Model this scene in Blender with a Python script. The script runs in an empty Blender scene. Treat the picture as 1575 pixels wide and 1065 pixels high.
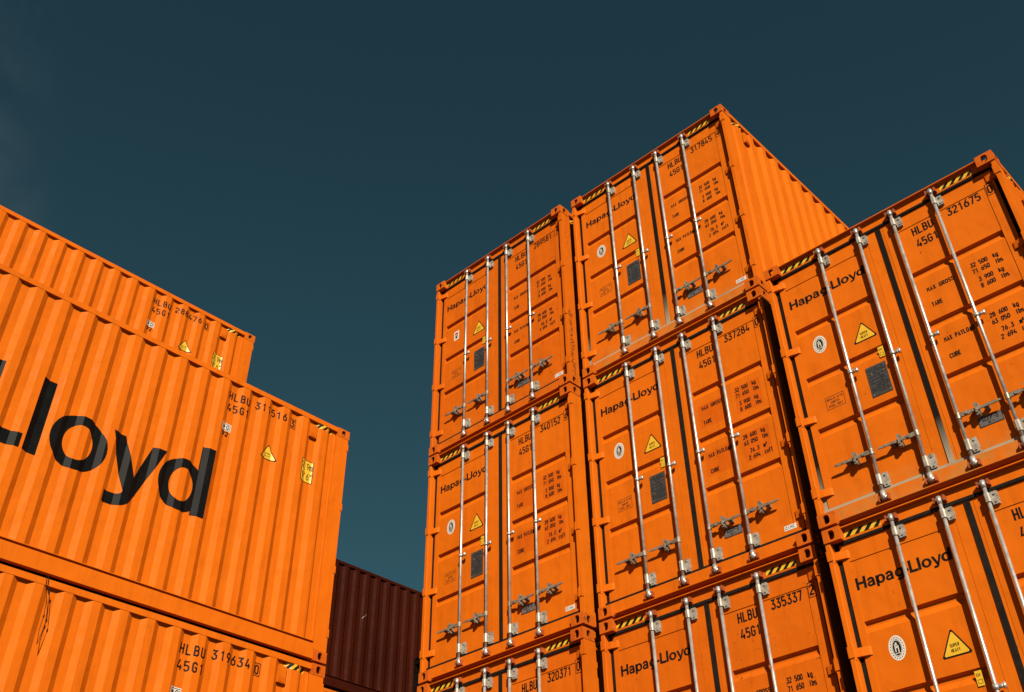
import bpy, bmesh, math, random
from mathutils import Vector, Matrix
random.seed(7)
R = math.radians
SC = bpy.context.scene
COL = SC.collection

# ------------------------------------------------------------------ camera
W, H, L = 2.438, 2.896, 12.192
GAP = 0.0284
PITCH = H + GAP
CAM = (6.298, -7.888, -9.914)
YAW, TILT, ROLL = R(43.043), R(39.947), R(-0.938)
cd = bpy.data.cameras.new('camera')
cam = bpy.data.objects.new('camera', cd)
COL.objects.link(cam)
SC.camera = cam
f = Vector((-math.sin(YAW) * math.cos(TILT), math.cos(YAW) * math.cos(TILT), math.sin(TILT)))
r0 = Vector((math.cos(YAW), math.sin(YAW), 0))
u0 = r0.cross(f)
rr = math.cos(ROLL) * r0 + math.sin(ROLL) * u0
uu = -math.sin(ROLL) * r0 + math.cos(ROLL) * u0
cam.matrix_world = Matrix(((rr.x, uu.x, -f.x, CAM[0]), (rr.y, uu.y, -f.y, CAM[1]),
                           (rr.z, uu.z, -f.z, CAM[2]), (0, 0, 0, 1)))
cd.sensor_fit = 'HORIZONTAL'
cd.sensor_width = 36.0
cd.lens = 1603.03 / 1575.0 * 36.0
cd.shift_x = -3.94 / 1575.0
cd.shift_y = -91.3 / 1575.0
cd.clip_start = 0.05
cd.clip_end = 3000

# ------------------------------------------------------------------ light
SUN_AZ, SUN_EL = R(49.5), R(31)          # azimuth from -Y towards +X
sdir = Vector((math.cos(SUN_EL) * math.sin(SUN_AZ), -math.cos(SUN_EL) * math.cos(SUN_AZ), math.sin(SUN_EL)))
sl = bpy.data.lights.new('sun', 'SUN')
sl.energy = 5.0
sl.angle = R(0.5)
sl.color = (1.0, 0.90, 0.76)
sun = bpy.data.objects.new('sun', sl)
COL.objects.link(sun)
sun.rotation_euler = (-sdir).to_track_quat('-Z', 'Y').to_euler()
sun.location = sdir * 50

wd = bpy.data.worlds.new('World')
SC.world = wd
wd.use_nodes = True
nt = wd.node_tree
bg = nt.nodes['Background']
sky = nt.nodes.new('ShaderNodeTexSky')
sky.sky_type = 'NISHITA'
sky.sun_disc = False
sky.sun_elevation = SUN_EL
sky.sun_rotation = math.atan2(sdir.x, sdir.y)
sky.air_density = 1.0
sky.dust_density = 0.1
sky.ozone_density = 1.0
tint = nt.nodes.new('ShaderNodeMix')
tint.data_type = 'RGBA'
tint.blend_type = 'MULTIPLY'
tint.inputs['Factor'].default_value = 1.0
nt.links.new(sky.outputs['Color'], tint.inputs['A'])
tint.inputs['B'].default_value = (0.178, 0.323, 0.255, 1)
# a thin veil of cirrus high on the left of the view
tc = nt.nodes.new('ShaderNodeTexCoord')
veil_n = (rr + f * 0.515).normalized()          # the streak lies along a great circle
dp = nt.nodes.new('ShaderNodeVectorMath'); dp.operation = 'DOT_PRODUCT'
nt.links.new(tc.outputs['Generated'], dp.inputs[0])
dp.inputs[1].default_value = veil_n
ab = nt.nodes.new('ShaderNodeMath'); ab.operation = 'ABSOLUTE'
nt.links.new(dp.outputs['Value'], ab.inputs[0])
mr = nt.nodes.new('ShaderNodeMapRange'); mr.interpolation_type = 'SMOOTHSTEP'
mr.inputs['From Min'].default_value = 0.075; mr.inputs['From Max'].default_value = 0.0
nt.links.new(ab.outputs[0], mr.inputs['Value'])
nz = nt.nodes.new('ShaderNodeTexNoise'); nz.inputs['Scale'].default_value = 9.0; nz.inputs['Detail'].default_value = 7; nz.inputs['Distortion'].default_value = 0.6
nt.links.new(tc.outputs['Generated'], nz.inputs['Vector'])
nm = nt.nodes.new('ShaderNodeMapRange'); nm.inputs['From Min'].default_value = 0.35; nm.inputs['From Max'].default_value = 0.7
nt.links.new(nz.outputs['Fac'], nm.inputs['Value'])
mm = nt.nodes.new('ShaderNodeMath'); mm.operation = 'MULTIPLY'
nt.links.new(mr.outputs['Result'], mm.inputs[0]); nt.links.new(nm.outputs['Result'], mm.inputs[1])
m2 = nt.nodes.new('ShaderNodeMath'); m2.operation = 'MULTIPLY'; m2.inputs[1].default_value = 0.65
nt.links.new(mm.outputs[0], m2.inputs[0])
veil = nt.nodes.new('ShaderNodeMix'); veil.data_type = 'RGBA'
nt.links.new(m2.outputs[0], veil.inputs['Factor'])
nt.links.new(tint.outputs['Result'], veil.inputs['A'])
veil.inputs['B'].default_value = (0.55, 0.82, 0.98, 1)
nt.links.new(veil.outputs['Result'], bg.inputs['Color'])
bg.inputs['Strength'].default_value = 0.055

SC.view_settings.view_transform = 'Standard'
SC.view_settings.look = 'None'
SC.view_settings.exposure = 0.92
SC.view_settings.gamma = 1.0
SC.cycles.max_bounces = 6
SC.cycles.diffuse_bounces = 1

# ------------------------------------------------------------------ materials
def nodes_of(name):
    m = bpy.data.materials.new(name)
    m.use_nodes = True
    return m, m.node_tree, m.node_tree.nodes['Principled BSDF']

def coords(t, scale=(1, 1, 1)):
    tc = t.nodes.new('ShaderNodeTexCoord')
    oi = t.nodes.new('ShaderNodeObjectInfo')
    ad = t.nodes.new('ShaderNodeVectorMath'); ad.operation = 'ADD'
    t.links.new(tc.outputs['Object'], ad.inputs[0]); t.links.new(oi.outputs['Location'], ad.inputs[1])
    mp = t.nodes.new('ShaderNodeVectorMath'); mp.operation = 'MULTIPLY'
    t.links.new(ad.outputs[0], mp.inputs[0]); mp.inputs[1].default_value = scale
    return mp.outputs[0], tc

def noise(t, vec, scale, detail=4, rough=0.55):
    n = t.nodes.new('ShaderNodeTexNoise')
    n.inputs['Scale'].default_value = scale; n.inputs['Detail'].default_value = detail
    n.inputs['Roughness'].default_value = rough
    t.links.new(vec, n.inputs['Vector'])
    return n.outputs['Fac']

def ramp(t, val, a, b, lo=0.0, hi=1.0):
    n = t.nodes.new('ShaderNodeMapRange')
    n.inputs['From Min'].default_value = a; n.inputs['From Max'].default_value = b
    n.inputs['To Min'].default_value = lo; n.inputs['To Max'].default_value = hi
    t.links.new(val, n.inputs['Value'])
    return n.outputs['Result']

def mul(t, a, b):
    n = t.nodes.new('ShaderNodeMath'); n.operation = 'MULTIPLY'
    for i, v in enumerate((a, b)):
        if isinstance(v, (int, float)): n.inputs[i].default_value = v
        else: t.links.new(v, n.inputs[i])
    return n.outputs[0]

def mix(t, fac, a, b):
    n = t.nodes.new('ShaderNodeMix'); n.data_type = 'RGBA'
    if isinstance(fac, (int, float)): n.inputs['Factor'].default_value = fac
    else: t.links.new(fac, n.inputs['Factor'])
    for k, v in (('A', a), ('B', b)):
        if isinstance(v, tuple): n.inputs[k].default_value = (*v, 1)
        else: t.links.new(v, n.inputs[k])
    return n.outputs['Result']

def paint(name, base, dark, rust=(0.10, 0.028, 0.008), rough=0.55, dust=0.0, rust_amt=0.6, thr=0.0, dust_col=(0.30, 0.135, 0.032)):
    m, t, b = nodes_of(name)
    v, tc = coords(t)
    vs, _ = coords(t, (7, 7, 0.35))
    fade = noise(t, v, 0.7, 3)
    c = mix(t, ramp(t, fade, 0.35, 0.7), base, dark)
    streak = noise(t, vs, 1.6, 5, 0.6)
    c = mix(t, ramp(t, streak, 0.50, 0.78, 0, 0.42), c, tuple(x * 0.62 for x in base))
    speck = noise(t, v, 23, 5, 0.7)
    patch = noise(t, v, 2.1, 3)
    rm = mul(t, ramp(t, speck, 0.63 - thr, 0.69 - thr), ramp(t, patch, 0.46 - thr, 0.62 - thr))
    c = mix(t, mul(t, rm, rust_amt), c, rust)
    if dust:
        sx = t.nodes.new('ShaderNodeSeparateXYZ'); t.links.new(tc.outputs['Object'], sx.inputs[0])
        low = ramp(t, sx.outputs['Z'], 0.36, 0.06)
        dn = ramp(t, noise(t, v, 6, 5, 0.7), 0.36, 0.66)
        c = mix(t, mul(t, mul(t, low, dn), dust), c, dust_col)
    # grime that has run down from the top edges, and pale scuffs
    vg, _ = coords(t, (3.2, 3.2, 0.9))
    grime = noise(t, vg, 2.3, 6, 0.68)
    c = mix(t, ramp(t, grime, 0.56, 0.76, 0, 0.38), c, tuple(x * k for x, k in zip(base, (0.50, 0.42, 0.6))))
    vf, _ = coords(t, (1.2, 1.2, 9))
    scuff = noise(t, vf, 6.5, 6, 0.72)
    c = mix(t, mul(t, ramp(t, scuff, 0.68, 0.72), ramp(t, patch, 0.45, 0.6, 0, 0.35)), c, tuple(x * 1.15 + 0.05 * base[0] for x in base))
    t.links.new(c, b.inputs['Base Color'])
    rn = noise(t, v, 9, 4)
    t.links.new(ramp(t, rn, 0.3, 0.7, rough - 0.07, rough + 0.12), b.inputs['Roughness'])
    b.inputs['Specular IOR Level'].default_value = 0.035
    wav = noise(t, v, 2.6, 2)
    fine = noise(t, v, 60, 3)
    bp = t.nodes.new('ShaderNodeBump'); bp.inputs['Strength'].default_value = 0.65; bp.inputs['Distance'].default_value = 0.03
    t.links.new(wav, bp.inputs['Height'])
    b2 = t.nodes.new('ShaderNodeBump'); b2.inputs['Strength'].default_value = 0.10; b2.inputs['Distance'].default_value = 0.004
    t.links.new(fine, b2.inputs['Height']); t.links.new(bp.outputs[0], b2.inputs['Normal'])
    t.links.new(b2.outputs[0], b.inputs['Normal'])
    return m

def plain(name, a, b_, rough=0.5, metal=0.0, scale=14, bump=0.0, spec=0.35):
    m, t, b = nodes_of(name)
    v, _ = coords(t)
    c = mix(t, ramp(t, noise(t, v, scale, 5, 0.65), 0.36, 0.66), a, b_)
    t.links.new(c, b.inputs['Base Color'])
    b.inputs['Roughness'].default_value = rough
    b.inputs['Metallic'].default_value = metal
    b.inputs['Specular IOR Level'].default_value = spec
    if bump:
        bp = t.nodes.new('ShaderNodeBump'); bp.inputs['Strength'].default_value = bump; bp.inputs['Distance'].default_value = 0.004
        t.links.new(noise(t, v, 50, 4), bp.inputs['Height']); t.links.new(bp.outputs[0], b.inputs['Normal'])
    return m

ORANGE = (0.440, 0.0915, 0.0036)
M = {}
M['orange'] = paint('orange_paint', ORANGE, (0.4209, 0.0854, 0.00305))
M['orange_b'] = paint('orange_paint_worn', (0.4148, 0.08418, 0.00366), (0.3904, 0.07442, 0.00305), rust_amt=0.9, thr=0.02, dust=0.25, dust_col=(0.16, 0.06, 0.018))
M['orange_dusty'] = paint('orange_paint_dusty', ORANGE, (0.4209, 0.08662, 0.00366), dust=0.9, rust_amt=0.9)
M['casting'] = paint('orange_paint_casting', (0.4026, 0.0854, 0.0061), (0.3355, 0.061, 0.00488), rust_amt=0.9, thr=0.055)
M['patch'] = paint('orange_paint_touch_up', (0.4026, 0.0732, 0.00305), (0.3904, 0.06832, 0.00305))
M['brown'] = paint('oxide_brown_paint', (0.030, 0.0046, 0.0014), (0.021, 0.0030, 0.0011), rust=(0.0976, 0.0305, 0.0122), rough=0.6, rust_amt=0.5)
M['dark'] = paint('black_paint', (0.0042, 0.0028, 0.0021), (0.0028, 0.0021, 0.0021), rough=0.7)
M['rubber'] = plain('black_rubber', (0.006, 0.005, 0.004), (0.012, 0.009, 0.007), 0.8, spec=0.08)
M['steel'] = plain('galvanised_steel', (0.48, 0.46, 0.43), (0.28, 0.262, 0.232), 0.36, 0.6, 13)
M['bracket'] = plain('galvanised_bracket', (0.32, 0.295, 0.255), (0.17, 0.14, 0.105), 0.5, 0.3, 22, 0.25)
M['handle'] = plain('worn_steel', (0.25, 0.22, 0.17), (0.12, 0.085, 0.055), 0.5, 0.4, 22, 0.25)
M['cam'] = plain('rusty_orange_steel', (0.305, 0.0549, 0.00732), (0.1342, 0.0305, 0.00915), 0.6, 0.0, 20)
M['ink'] = plain('black_ink', (0.005, 0.004, 0.003), (0.01, 0.007, 0.005), 0.6, spec=0.08)
M['ink_soft'] = plain('worn_black_ink', (0.02745, 0.01098, 0.00488), (0.061, 0.01708, 0.00488), 0.55, 0, 60)
M['letter'] = plain('black_vinyl', (0.0032, 0.0032, 0.0032), (0.0056, 0.0056, 0.0056), 0.50, 0, 6, spec=0.045)
M['yellow'] = plain('yellow_sticker', (0.5124, 0.305, 0.0183), (0.4758, 0.2684, 0.01525), 0.45, 0, 8)
M['white'] = plain('white_sticker', (0.488, 0.4636, 0.4148), (0.427, 0.3904, 0.3294), 0.5, 0, 10)
M['red'] = plain('red_print', (0.2745, 0.0183, 0.0122), (0.244, 0.01525, 0.0122), 0.5)
M['blue'] = plain('blue_print', (0.0183, 0.061, 0.1525), (0.0244, 0.0732, 0.1708), 0.5)
M['plate'] = plain('dull_metal_plate', (0.034, 0.034, 0.036), (0.050, 0.049, 0.047), 0.5, 0.3, 12)
M['plate_light'] = plain('grey_metal_plate', (0.122, 0.1128, 0.1098), (0.0915, 0.08235, 0.0793), 0.45, 0.3, 12)
M['wood'] = plain('dark_underside', (0.024, 0.016, 0.012), (0.04, 0.024, 0.016), 0.8)

def dusty_rubber():
    m, t, b = nodes_of('dusty_rubber')
    v, tc = coords(t)
    sx = t.nodes.new('ShaderNodeSeparateXYZ'); t.links.new(tc.outputs['Object'], sx.inputs[0])
    b.inputs['Specular IOR Level'].default_value = 0.06
    low = ramp(t, sx.outputs['Z'], 0.62, 0.16)
    d = mul(t, low, ramp(t, noise(t, v, 5, 4), 0.2, 0.5, 0.6, 1.0))
    c = mix(t, d, (0.007, 0.005, 0.004), (0.26, 0.215, 0.15))
    t.links.new(c, b.inputs['Base Color']); b.inputs['Roughness'].default_value = 0.8
    return m
M['rubber_dusty'] = dusty_rubber()

# ------------------------------------------------------------------ mesh building
class MB:
    def __init__(s): s.v = []; s.f = []; s.m = []
    def poly(s, pts, mi=0):
        n = len(s.v); s.v += [tuple(p) for p in pts]; s.f.append(tuple(range(n, n + len(pts)))); s.m.append(mi)
    def box(s, x0, x1, y0, y1, z0, z1, mi=0, ch=0.0):
        if ch:
            return s.prism_z([(x0 + ch, y0), (x1 - ch, y0), (x1, y0 + ch), (x1, y1), (x0, y1), (x0, y0 + ch)], z0, z1, mi)
        n = len(s.v)
        s.v += [(x0, y0, z0), (x1, y0, z0), (x1, y1, z0), (x0, y1, z0), (x0, y0, z1), (x1, y0, z1), (x1, y1, z1), (x0, y1, z1)]
        for q in ((0, 3, 2, 1), (4, 5, 6, 7), (0, 1, 5, 4), (1, 2, 6, 5), (2, 3, 7, 6), (3, 0, 4, 7)):
            s.f.append(tuple(n + i for i in q)); s.m.append(mi)
    def prism(s, prof, axis, a, b, mi=0):
        """extrude polygon prof along axis ('x': prof=(y,z); 'y': (x,z); 'z': (x,y))"""
        def P(p, t):
            return {'x': (t, p[0], p[1]), 'y': (p[0], t, p[1]), 'z': (p[0], p[1], t)}[axis]
        n = len(s.v); k = len(prof)
        s.v += [P(p, a) for p in prof] + [P(p, b) for p in prof]
        s.f.append(tuple(range(n, n + k))[::-1]); s.f.append(tuple(range(n + k, n + 2 * k))); s.m += [mi, mi]
        for i in range(k):
            j = (i + 1) % k
            s.f.append((n + i, n + j, n + k + j, n + k + i)); s.m.append(mi)
    def prism_z(s, prof, a, b, mi=0): s.prism(prof, 'z', a, b, mi)
    def cyl(s, p0, p1, r, n=12, mi=0, r1=None):
        p0 = Vector(p0); p1 = Vector(p1); d = (p1 - p0).normalized()
        a = d.orthogonal().normalized(); b = d.cross(a)
        r1 = r if r1 is None else r1
        k = len(s.v)
        for p, q in ((p0, r), (p1, r1)):
            for i in range(n):
                t = 2 * math.pi * i / n
                s.v.append(tuple(p + a * (q * math.cos(t)) + b * (q * math.sin(t))))
        for i in range(n):
            j = (i + 1) % n
            s.f.append((k + i, k + j, k + n + j, k + n + i)); s.m.append(mi)
        s.f.append(tuple(range(k, k + n))[::-1]); s.f.append(tuple(range(k + n, k + 2 * n))); s.m += [mi, mi]
    def tube(s, pts, r, n=6, mi=0):
        for a, b in zip(pts, pts[1:]): s.cyl(a, b, r, n, mi)
    def data(s, name, mats, smooth=False, shift=True, fix=True):
        me = bpy.data.meshes.new(name)
        ox, oy = (W / 2, L / 2) if shift else (0, 0)
        me.from_pydata([(x - ox, y - oy, z) for x, y, z in s.v], [], s.f)
        for m in mats: me.materials.append(m)
        me.polygons.foreach_set('material_index', s.m)
        if fix:
            bm = bmesh.new(); bm.from_mesh(me); bmesh.ops.recalc_face_normals(bm, faces=bm.faces); bm.to_mesh(me); bm.free()
        if smooth:
            me.polygons.foreach_set('use_smooth', [len(p.vertices) == 4 for p in me.polygons])
        me.update()
        return me

# ------------------------------------------------------------------ stroke lettering
def arc(cx, cz, rx, rz, a0, a1, n=14):
    return [(cx + rx * math.cos(R(a0 + (a1 - a0) * i / n)), cz + rz * math.sin(R(a0 + (a1 - a0) * i / n))) for i in range(n + 1)]

def ribbon(pts, w):
    """quads along a polyline with mitred joins"""
    n = len(pts); closed = n > 2 and math.dist(pts[0], pts[-1]) < 1e-6
    if closed: pts = pts[:-1]; n -= 1
    out = []
    lt, rt = [], []
    for i in range(n):
        pa = pts[i - 1] if (closed or i > 0) else None
        pb = pts[(i + 1) % n] if (closed or i < n - 1) else None
        p = pts[i]
        ds = []
        if pa: d = (p[0] - pa[0], p[1] - pa[1]); l = math.hypot(*d); ds.append((d[0] / l, d[1] / l))
        if pb: d = (pb[0] - p[0], pb[1] - p[1]); l = math.hypot(*d); ds.append((d[0] / l, d[1] / l))
        nx = sum(-d[1] for d in ds); nz_ = sum(d[0] for d in ds)
        l = math.hypot(nx, nz_) or 1; nx /= l; nz_ /= l
        c = max(0.5, nx * -ds[0][1] + nz_ * ds[0][0])
        k = w / 2 / c
        lt.append((p[0] + nx * k, p[1] + nz_ * k)); rt.append((p[0] - nx * k, p[1] - nz_ * k))
    for i in range(n if closed else n - 1):
        j = (i + 1) % n
        out.append([lt[i], rt[i], rt[j], lt[j]])
    return out

c_ = 0.11
def oct_(x0, x1, z0, z1, c=c_):
    return [(x0 + c, z0), (x1 - c, z0), (x1, z0 + c), (x1, z1 - c), (x1 - c, z1), (x0 + c, z1), (x0, z1 - c), (x0, z0 + c), (x0 + c, z0)]
# narrow stencil-like face: unit height, width .46, strokes on the centre line
a_, b_, t_, q_ = 0.06, 0.40, 0.94, 0.06
FONT = {
 '0': [oct_(a_, b_, q_, t_)], 'O': [oct_(a_, b_, q_, t_)], 'D': [[(a_, q_), (b_ - c_, q_), (b_, q_ + c_), (b_, t_ - c_), (b_ - c_, t_), (a_, t_), (a_, q_)]],
 '1': [[(.10, .74), (.27, t_), (.27, 0)]],
 '2': [[(a_, t_ - .2), (a_, t_ - c_), (a_ + c_, t_), (b_ - c_, t_), (b_, t_ - c_), (b_, .60), (a_, .16), (a_, q_), (b_ + .04, q_)]],
 '3': [[(a_, t_), (b_, t_), (.22, .58), (b_ - c_, .55), (b_, .44), (b_, q_ + c_), (b_ - c_, q_), (a_ + c_, q_), (a_, q_ + c_), (a_, q_ + .2)]],
 '4': [[(.24, 1), (.04, .27), (.46, .27)], [(.34, .50), (.34, 0)]],
 '5': [[(b_, t_), (a_, t_), (a_, .56), (b_ - c_, .58), (b_, .58 - c_), (b_, q_ + c_), (b_ - c_, q_), (a_ + c_, q_), (a_, q_ + c_)]],
 '6': [[(b_ - .06, 1), (a_, .50), (a_, q_ + c_), (a_ + c_, q_), (b_ - c_, q_), (b_, q_ + c_), (b_, .48), (b_ - c_, .58), (a_ + .06, .58)]],
 '7': [[(.02, t_), (b_, t_), (.16, 0)]],
 '8': [oct_(a_ + .02, b_ - .02, .54, t_, .09), oct_(a_, b_, q_, .54, .09)],
 '9': [[(a_ + .06, 0), (b_, .50), (b_, t_ - c_), (b_ - c_, t_), (a_ + c_, t_), (a_, t_ - c_), (a_, .52), (a_ + c_, .42), (b_ - .06, .42)]],
 'H': [[(a_, 0), (a_, 1)], [(b_, 0), (b_, 1)], [(a_, .5), (b_, .5)]],
 'L': [[(a_, 1), (a_, q_), (b_ + .04, q_)]],
 'B': [[(a_, q_), (a_, t_), (b_ - c_, t_), (b_ - .02, t_ - c_), (b_ - .02, .62), (b_ - c_, .53), (b_, .42), (b_, q_ + c_), (b_ - c_, q_), (a_, q_)], [(a_, .53), (b_ - c_, .53)]],
 'U': [[(a_, 1), (a_, q_ + c_), (a_ + c_, q_), (b_ - c_, q_), (b_, q_ + c_), (b_, 1)]],
 'G': [[(b_, t_ - .2), (b_, t_ - c_), (b_ - c_, t_), (a_ + c_, t_), (a_, t_ - c_), (a_, q_ + c_), (a_ + c_, q_), (b_ - c_, q_), (b_, q_ + c_), (b_, .48), (.22, .48)]],
 'C': [[(b_, t_ - .2), (b_, t_ - c_), (b_ - c_, t_), (a_ + c_, t_), (a_, t_ - c_), (a_, q_ + c_), (a_ + c_, q_), (b_ - c_, q_), (b_, q_ + c_), (b_, q_ + .2)]],
 'S': [[(b_, t_ - .16), (b_, t_ - c_), (b_ - c_, t_), (a_ + c_, t_), (a_, t_ - c_), (a_, .64), (b_, .40), (b_, q_ + c_), (b_ - c_, q_), (a_ + c_, q_), (a_, q_ + c_), (a_, q_ + .16)]],
 'M': [[(a_, 0), (a_, .96), (.23, .5), (b_, .96), (b_, 0)]], 'N': [[(a_, 0), (a_, .97), (b_, .03), (b_, 1)]],
 'A': [[(a_, 0), (.23, .97), (b_, 0)], [(.12, .28), (.34, .28)]], 'X': [[(a_, 0), (b_, 1)], [(a_, 1), (b_, 0)]],
 'R': [[(a_, 0), (a_, t_), (b_ - c_, t_), (b_, t_ - c_), (b_, .60), (b_ - c_, .5), (a_, .5)], [(.20, .5), (b_, 0)]],
 'P': [[(a_, 0), (a_, t_), (b_ - c_, t_), (b_, t_ - c_), (b_, .58), (b_ - c_, .47), (a_, .47)]],
 'T': [[(.02, t_), (.44, t_)], [(.23, t_), (.23, 0)]], 'E': [[(b_, t_), (a_, t_), (a_, q_), (b_, q_)], [(a_, .5), (b_ - .06, .5)]],
 'I': [[(.23, 0), (.23, 1)]], 'W': [[(.02, 1), (.12, .04), (.23, .6), (.34, .04), (.44, 1)]], 'V': [[(a_, 1), (.23, .03), (b_, 1)]],
 'Y': [[(a_, 1), (.23, .5), (b_, 1)], [(.23, .5), (.23, 0)]],
 'k': [[(a_, 0), (a_, 1)], [(b_, .7), (a_, .3)], [(.18, .42), (b_, 0)]],
 'g': [[(b_, .7), (b_, -.1), (b_ - c_, -.2), (a_, -.2)], oct_(a_, b_, .04, .66, .09)],
 'l': [[(.23, 1), (.23, 0)]], 'b': [[(a_, 1), (a_, 0)], oct_(a_, b_, .05, .66, .09)],
 's': [[(b_, .66), (a_, .66), (a_, .38), (b_, .32), (b_, .05), (a_, .05)]],
 'm': [[(.03, 0), (.03, .66), (.40, .66), (.43, .6), (.43, 0)], [(.23, .66), (.23, 0)]],
 'c': [[(b_, .66), (a_ + .06, .66), (a_, .6), (a_, .1), (a_ + .06, .05), (b_, .05)]],
 'u': [[(a_, .7), (a_, .1), (a_ + .06, .05), (b_, .05)], [(b_, .7), (b_, 0)]],
 'f': [[(.38, .94), (.24, .94), (.18, .86), (.18, 0)], [(.04, .66), (.36, .66)]], 't': [[(.18, 1), (.18, .1), (.24, .05), (.38, .05)], [(.04, .66), (.36, .66)]],
 '.': [[(.20, .0), (.20, .14)]], ',': [[(.22, .14), (.16, -.12)]], '-': [[(.06, .46), (.40, .46)]], "'": [[(.22, 1), (.20, .74)]],
 '"': [[(.15, 1), (.14, .74)], [(.31, 1), (.30, .74)]], ' ': [],
}
def text(s, h, pitch, x=0, z=0, w=0.165, aspect=None):
    """polygons of a line of narrow lettering: baseline-left at x, z"""
    out = []
    k = (pitch * 0.80) / 0.46 if aspect is None else aspect
    for ch in s:
        sm = ch == '\u00b3'
        for st in FONT['3' if sm else ch]:
            if sm: st = [(p[0] * .6, p[1] * .5 + .5) for p in st]
            pts = [(x + p[0] * k, z + p[1] * h) for p in st]
            out += ribbon(pts, w * h)
        x += pitch
    return out

def ring(cx, cz, ox, oz, ix, iz, n=36):
    P = []
    for i in range(n):
        a, b = R(360 * i / n), R(360 * (i + 1) / n)
        P.append([(cx + ix * math.cos(a), cz + iz * math.sin(a)), (cx + ox * math.cos(a), cz + oz * math.sin(a)),
                  (cx + ox * math.cos(b), cz + oz * math.sin(b)), (cx + ix * math.cos(b), cz + iz * math.sin(b))])
    return P
def bold_face(e):
  SW = 0.182 + e
  return {  # unit cap height; (advance, polygons)
 'H': (.84, ribbon([(.09, 0), (.09, 1)], SW) + ribbon([(.67, 0), (.67, 1)], SW) + ribbon([(.18, .5), (.58, .5)], .17 + e)),
 'a': (.69, ribbon([(.09, .50)] + arc(.29, .48, .19, .17, 165, 0) + [(.50, .0)], .155 + e) + ribbon([(.50, .40), (.28, .36)] + arc(.23, .205, .145, .145, 95, 270) + [(.34, .07), (.50, .2)], .135 + e)),
 'p': (.74, ribbon([(.09, -.20), (.09, .70)], .175 + e) + ring(.36, .35, .335, .365, .165 - e, .235 - e)),
 'g': (.74, ring(.35, .35, .335, .365, .165 - e, .235 - e) + ribbon([(.61, .70), (.61, -.02)] + arc(.36, -.03, .25, .13, 0, -150), .155 + e)),
 '-': (.37, ribbon([(.03, .34), (.31, .34)], .16 + e)),
 'L': (.66, ribbon([(.09, 1), (.09, 0)], SW) + ribbon([(.18, .09), (.62, .09)], .18 + e)),
 'l': (.25, ribbon([(.09, 0), (.09, 1)], SW)),
 'o': (.755, ring(.37, .35, .368, .36, .188 - e, .235 - e)),
 'y': (.70, [[(0, .70), (.185, .70), (.44, .07), (.30, -.06)], [(.565, .70), (.745, .70), (.47, -.03), (.36, .07)]] +
      ribbon([(.415, .02)] + arc(.24, -.03, .13, .135, -10, -90, 8) + [(.07, -.17)], .15 + e)),
 'd': (.74, ring(.345, .35, .345, .36, .17 - e, .235 - e) + ribbon([(.635, 0), (.635, 1)], SW)),
}
BOLD, HEAVY = bold_face(0.0), bold_face(0.028)
def bold(s, h, x=0, z=0, k=1.0, face=None):
    out = []
    for ch in s:
        adv, ps = (face or BOLD)[ch]
        out += [[(x + p[0] * h * k, z + p[1] * h) for p in q] for q in ps]
        x += adv * h * k
    return out, x

# ------------------------------------------------------------------ container geometry
PER = 0.283; W1, W2, W3 = 0.082, 0.060, 0.081
DEPTH = 0.034
def corr(s, ph=0.054):
    """depth of the corrugated side at distance s from the door end"""
    t = (s - ph) % PER
    if t < W1: return 0.0
    if t < W1 + W2: return DEPTH * (t - W1) / W2
    if t < W1 + W2 + W3: return DEPTH
    return DEPTH * (1 - (t - W1 - W2 - W3) / (PER - W1 - W2 - W3))
def breaks(s0, s1, ph=0.054):
    B = []
    k = math.floor((s0 - ph) / PER) - 1
    while ph + k * PER < s1:
        for o in (0, W1, W1 + W2, W1 + W2 + W3):
            s = ph + k * PER + o
            if s0 < s < s1: B.append(s)
        k += 1
    return [s0] + B + [s1]
XS = 0.010                                     # outer face of the corrugation behind the casting plane
S0, S1 = 0.19, L - 0.19

def side_wall(h, right):
    mb = MB()
    z0, z1 = 0.2055, h - 0.060
    bs = breaks(S0, S1)
    def X(s): d = XS + corr(s); return W - d if right else d
    for a, b in zip(bs, bs[1:]):
        mb.poly([(X(a), a, z0), (X(b), b, z0), (X(b), b, z1), (X(a), a, z1)])
        xa, xb = (W - XS - .06, W - XS - .06) if right else (XS + .06, XS + .06)
        mb.poly([(X(a), a, z0), (X(b), b, z0), (xb, b, z0), (xa, a, z0)])
    x0, x1 = (W - .07, W - .003) if right else (.003, .07)
    mb.box(x0, x1, S0, S1, .199, .206)
    # plate behind the slot over the bottom rail, and the thin lap joint strip beside the door post
    x0, x1 = (W - .075, W - .065) if right else (.065, .075)
    mb.box(x0, x1, S0, S1, 0.15, 0.215)
    for s in (0.315, 0.33):
        d = XS + corr(s) - .002
        x0, x1 = (W - d - .003, W - d + .003) if right else (d - .003, d + .003)
        mb.box(x0, x1, s - .0035, s + .0035, z0, z1)
    return mb.data('side_wall', [M['orange']], fix=False)

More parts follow.
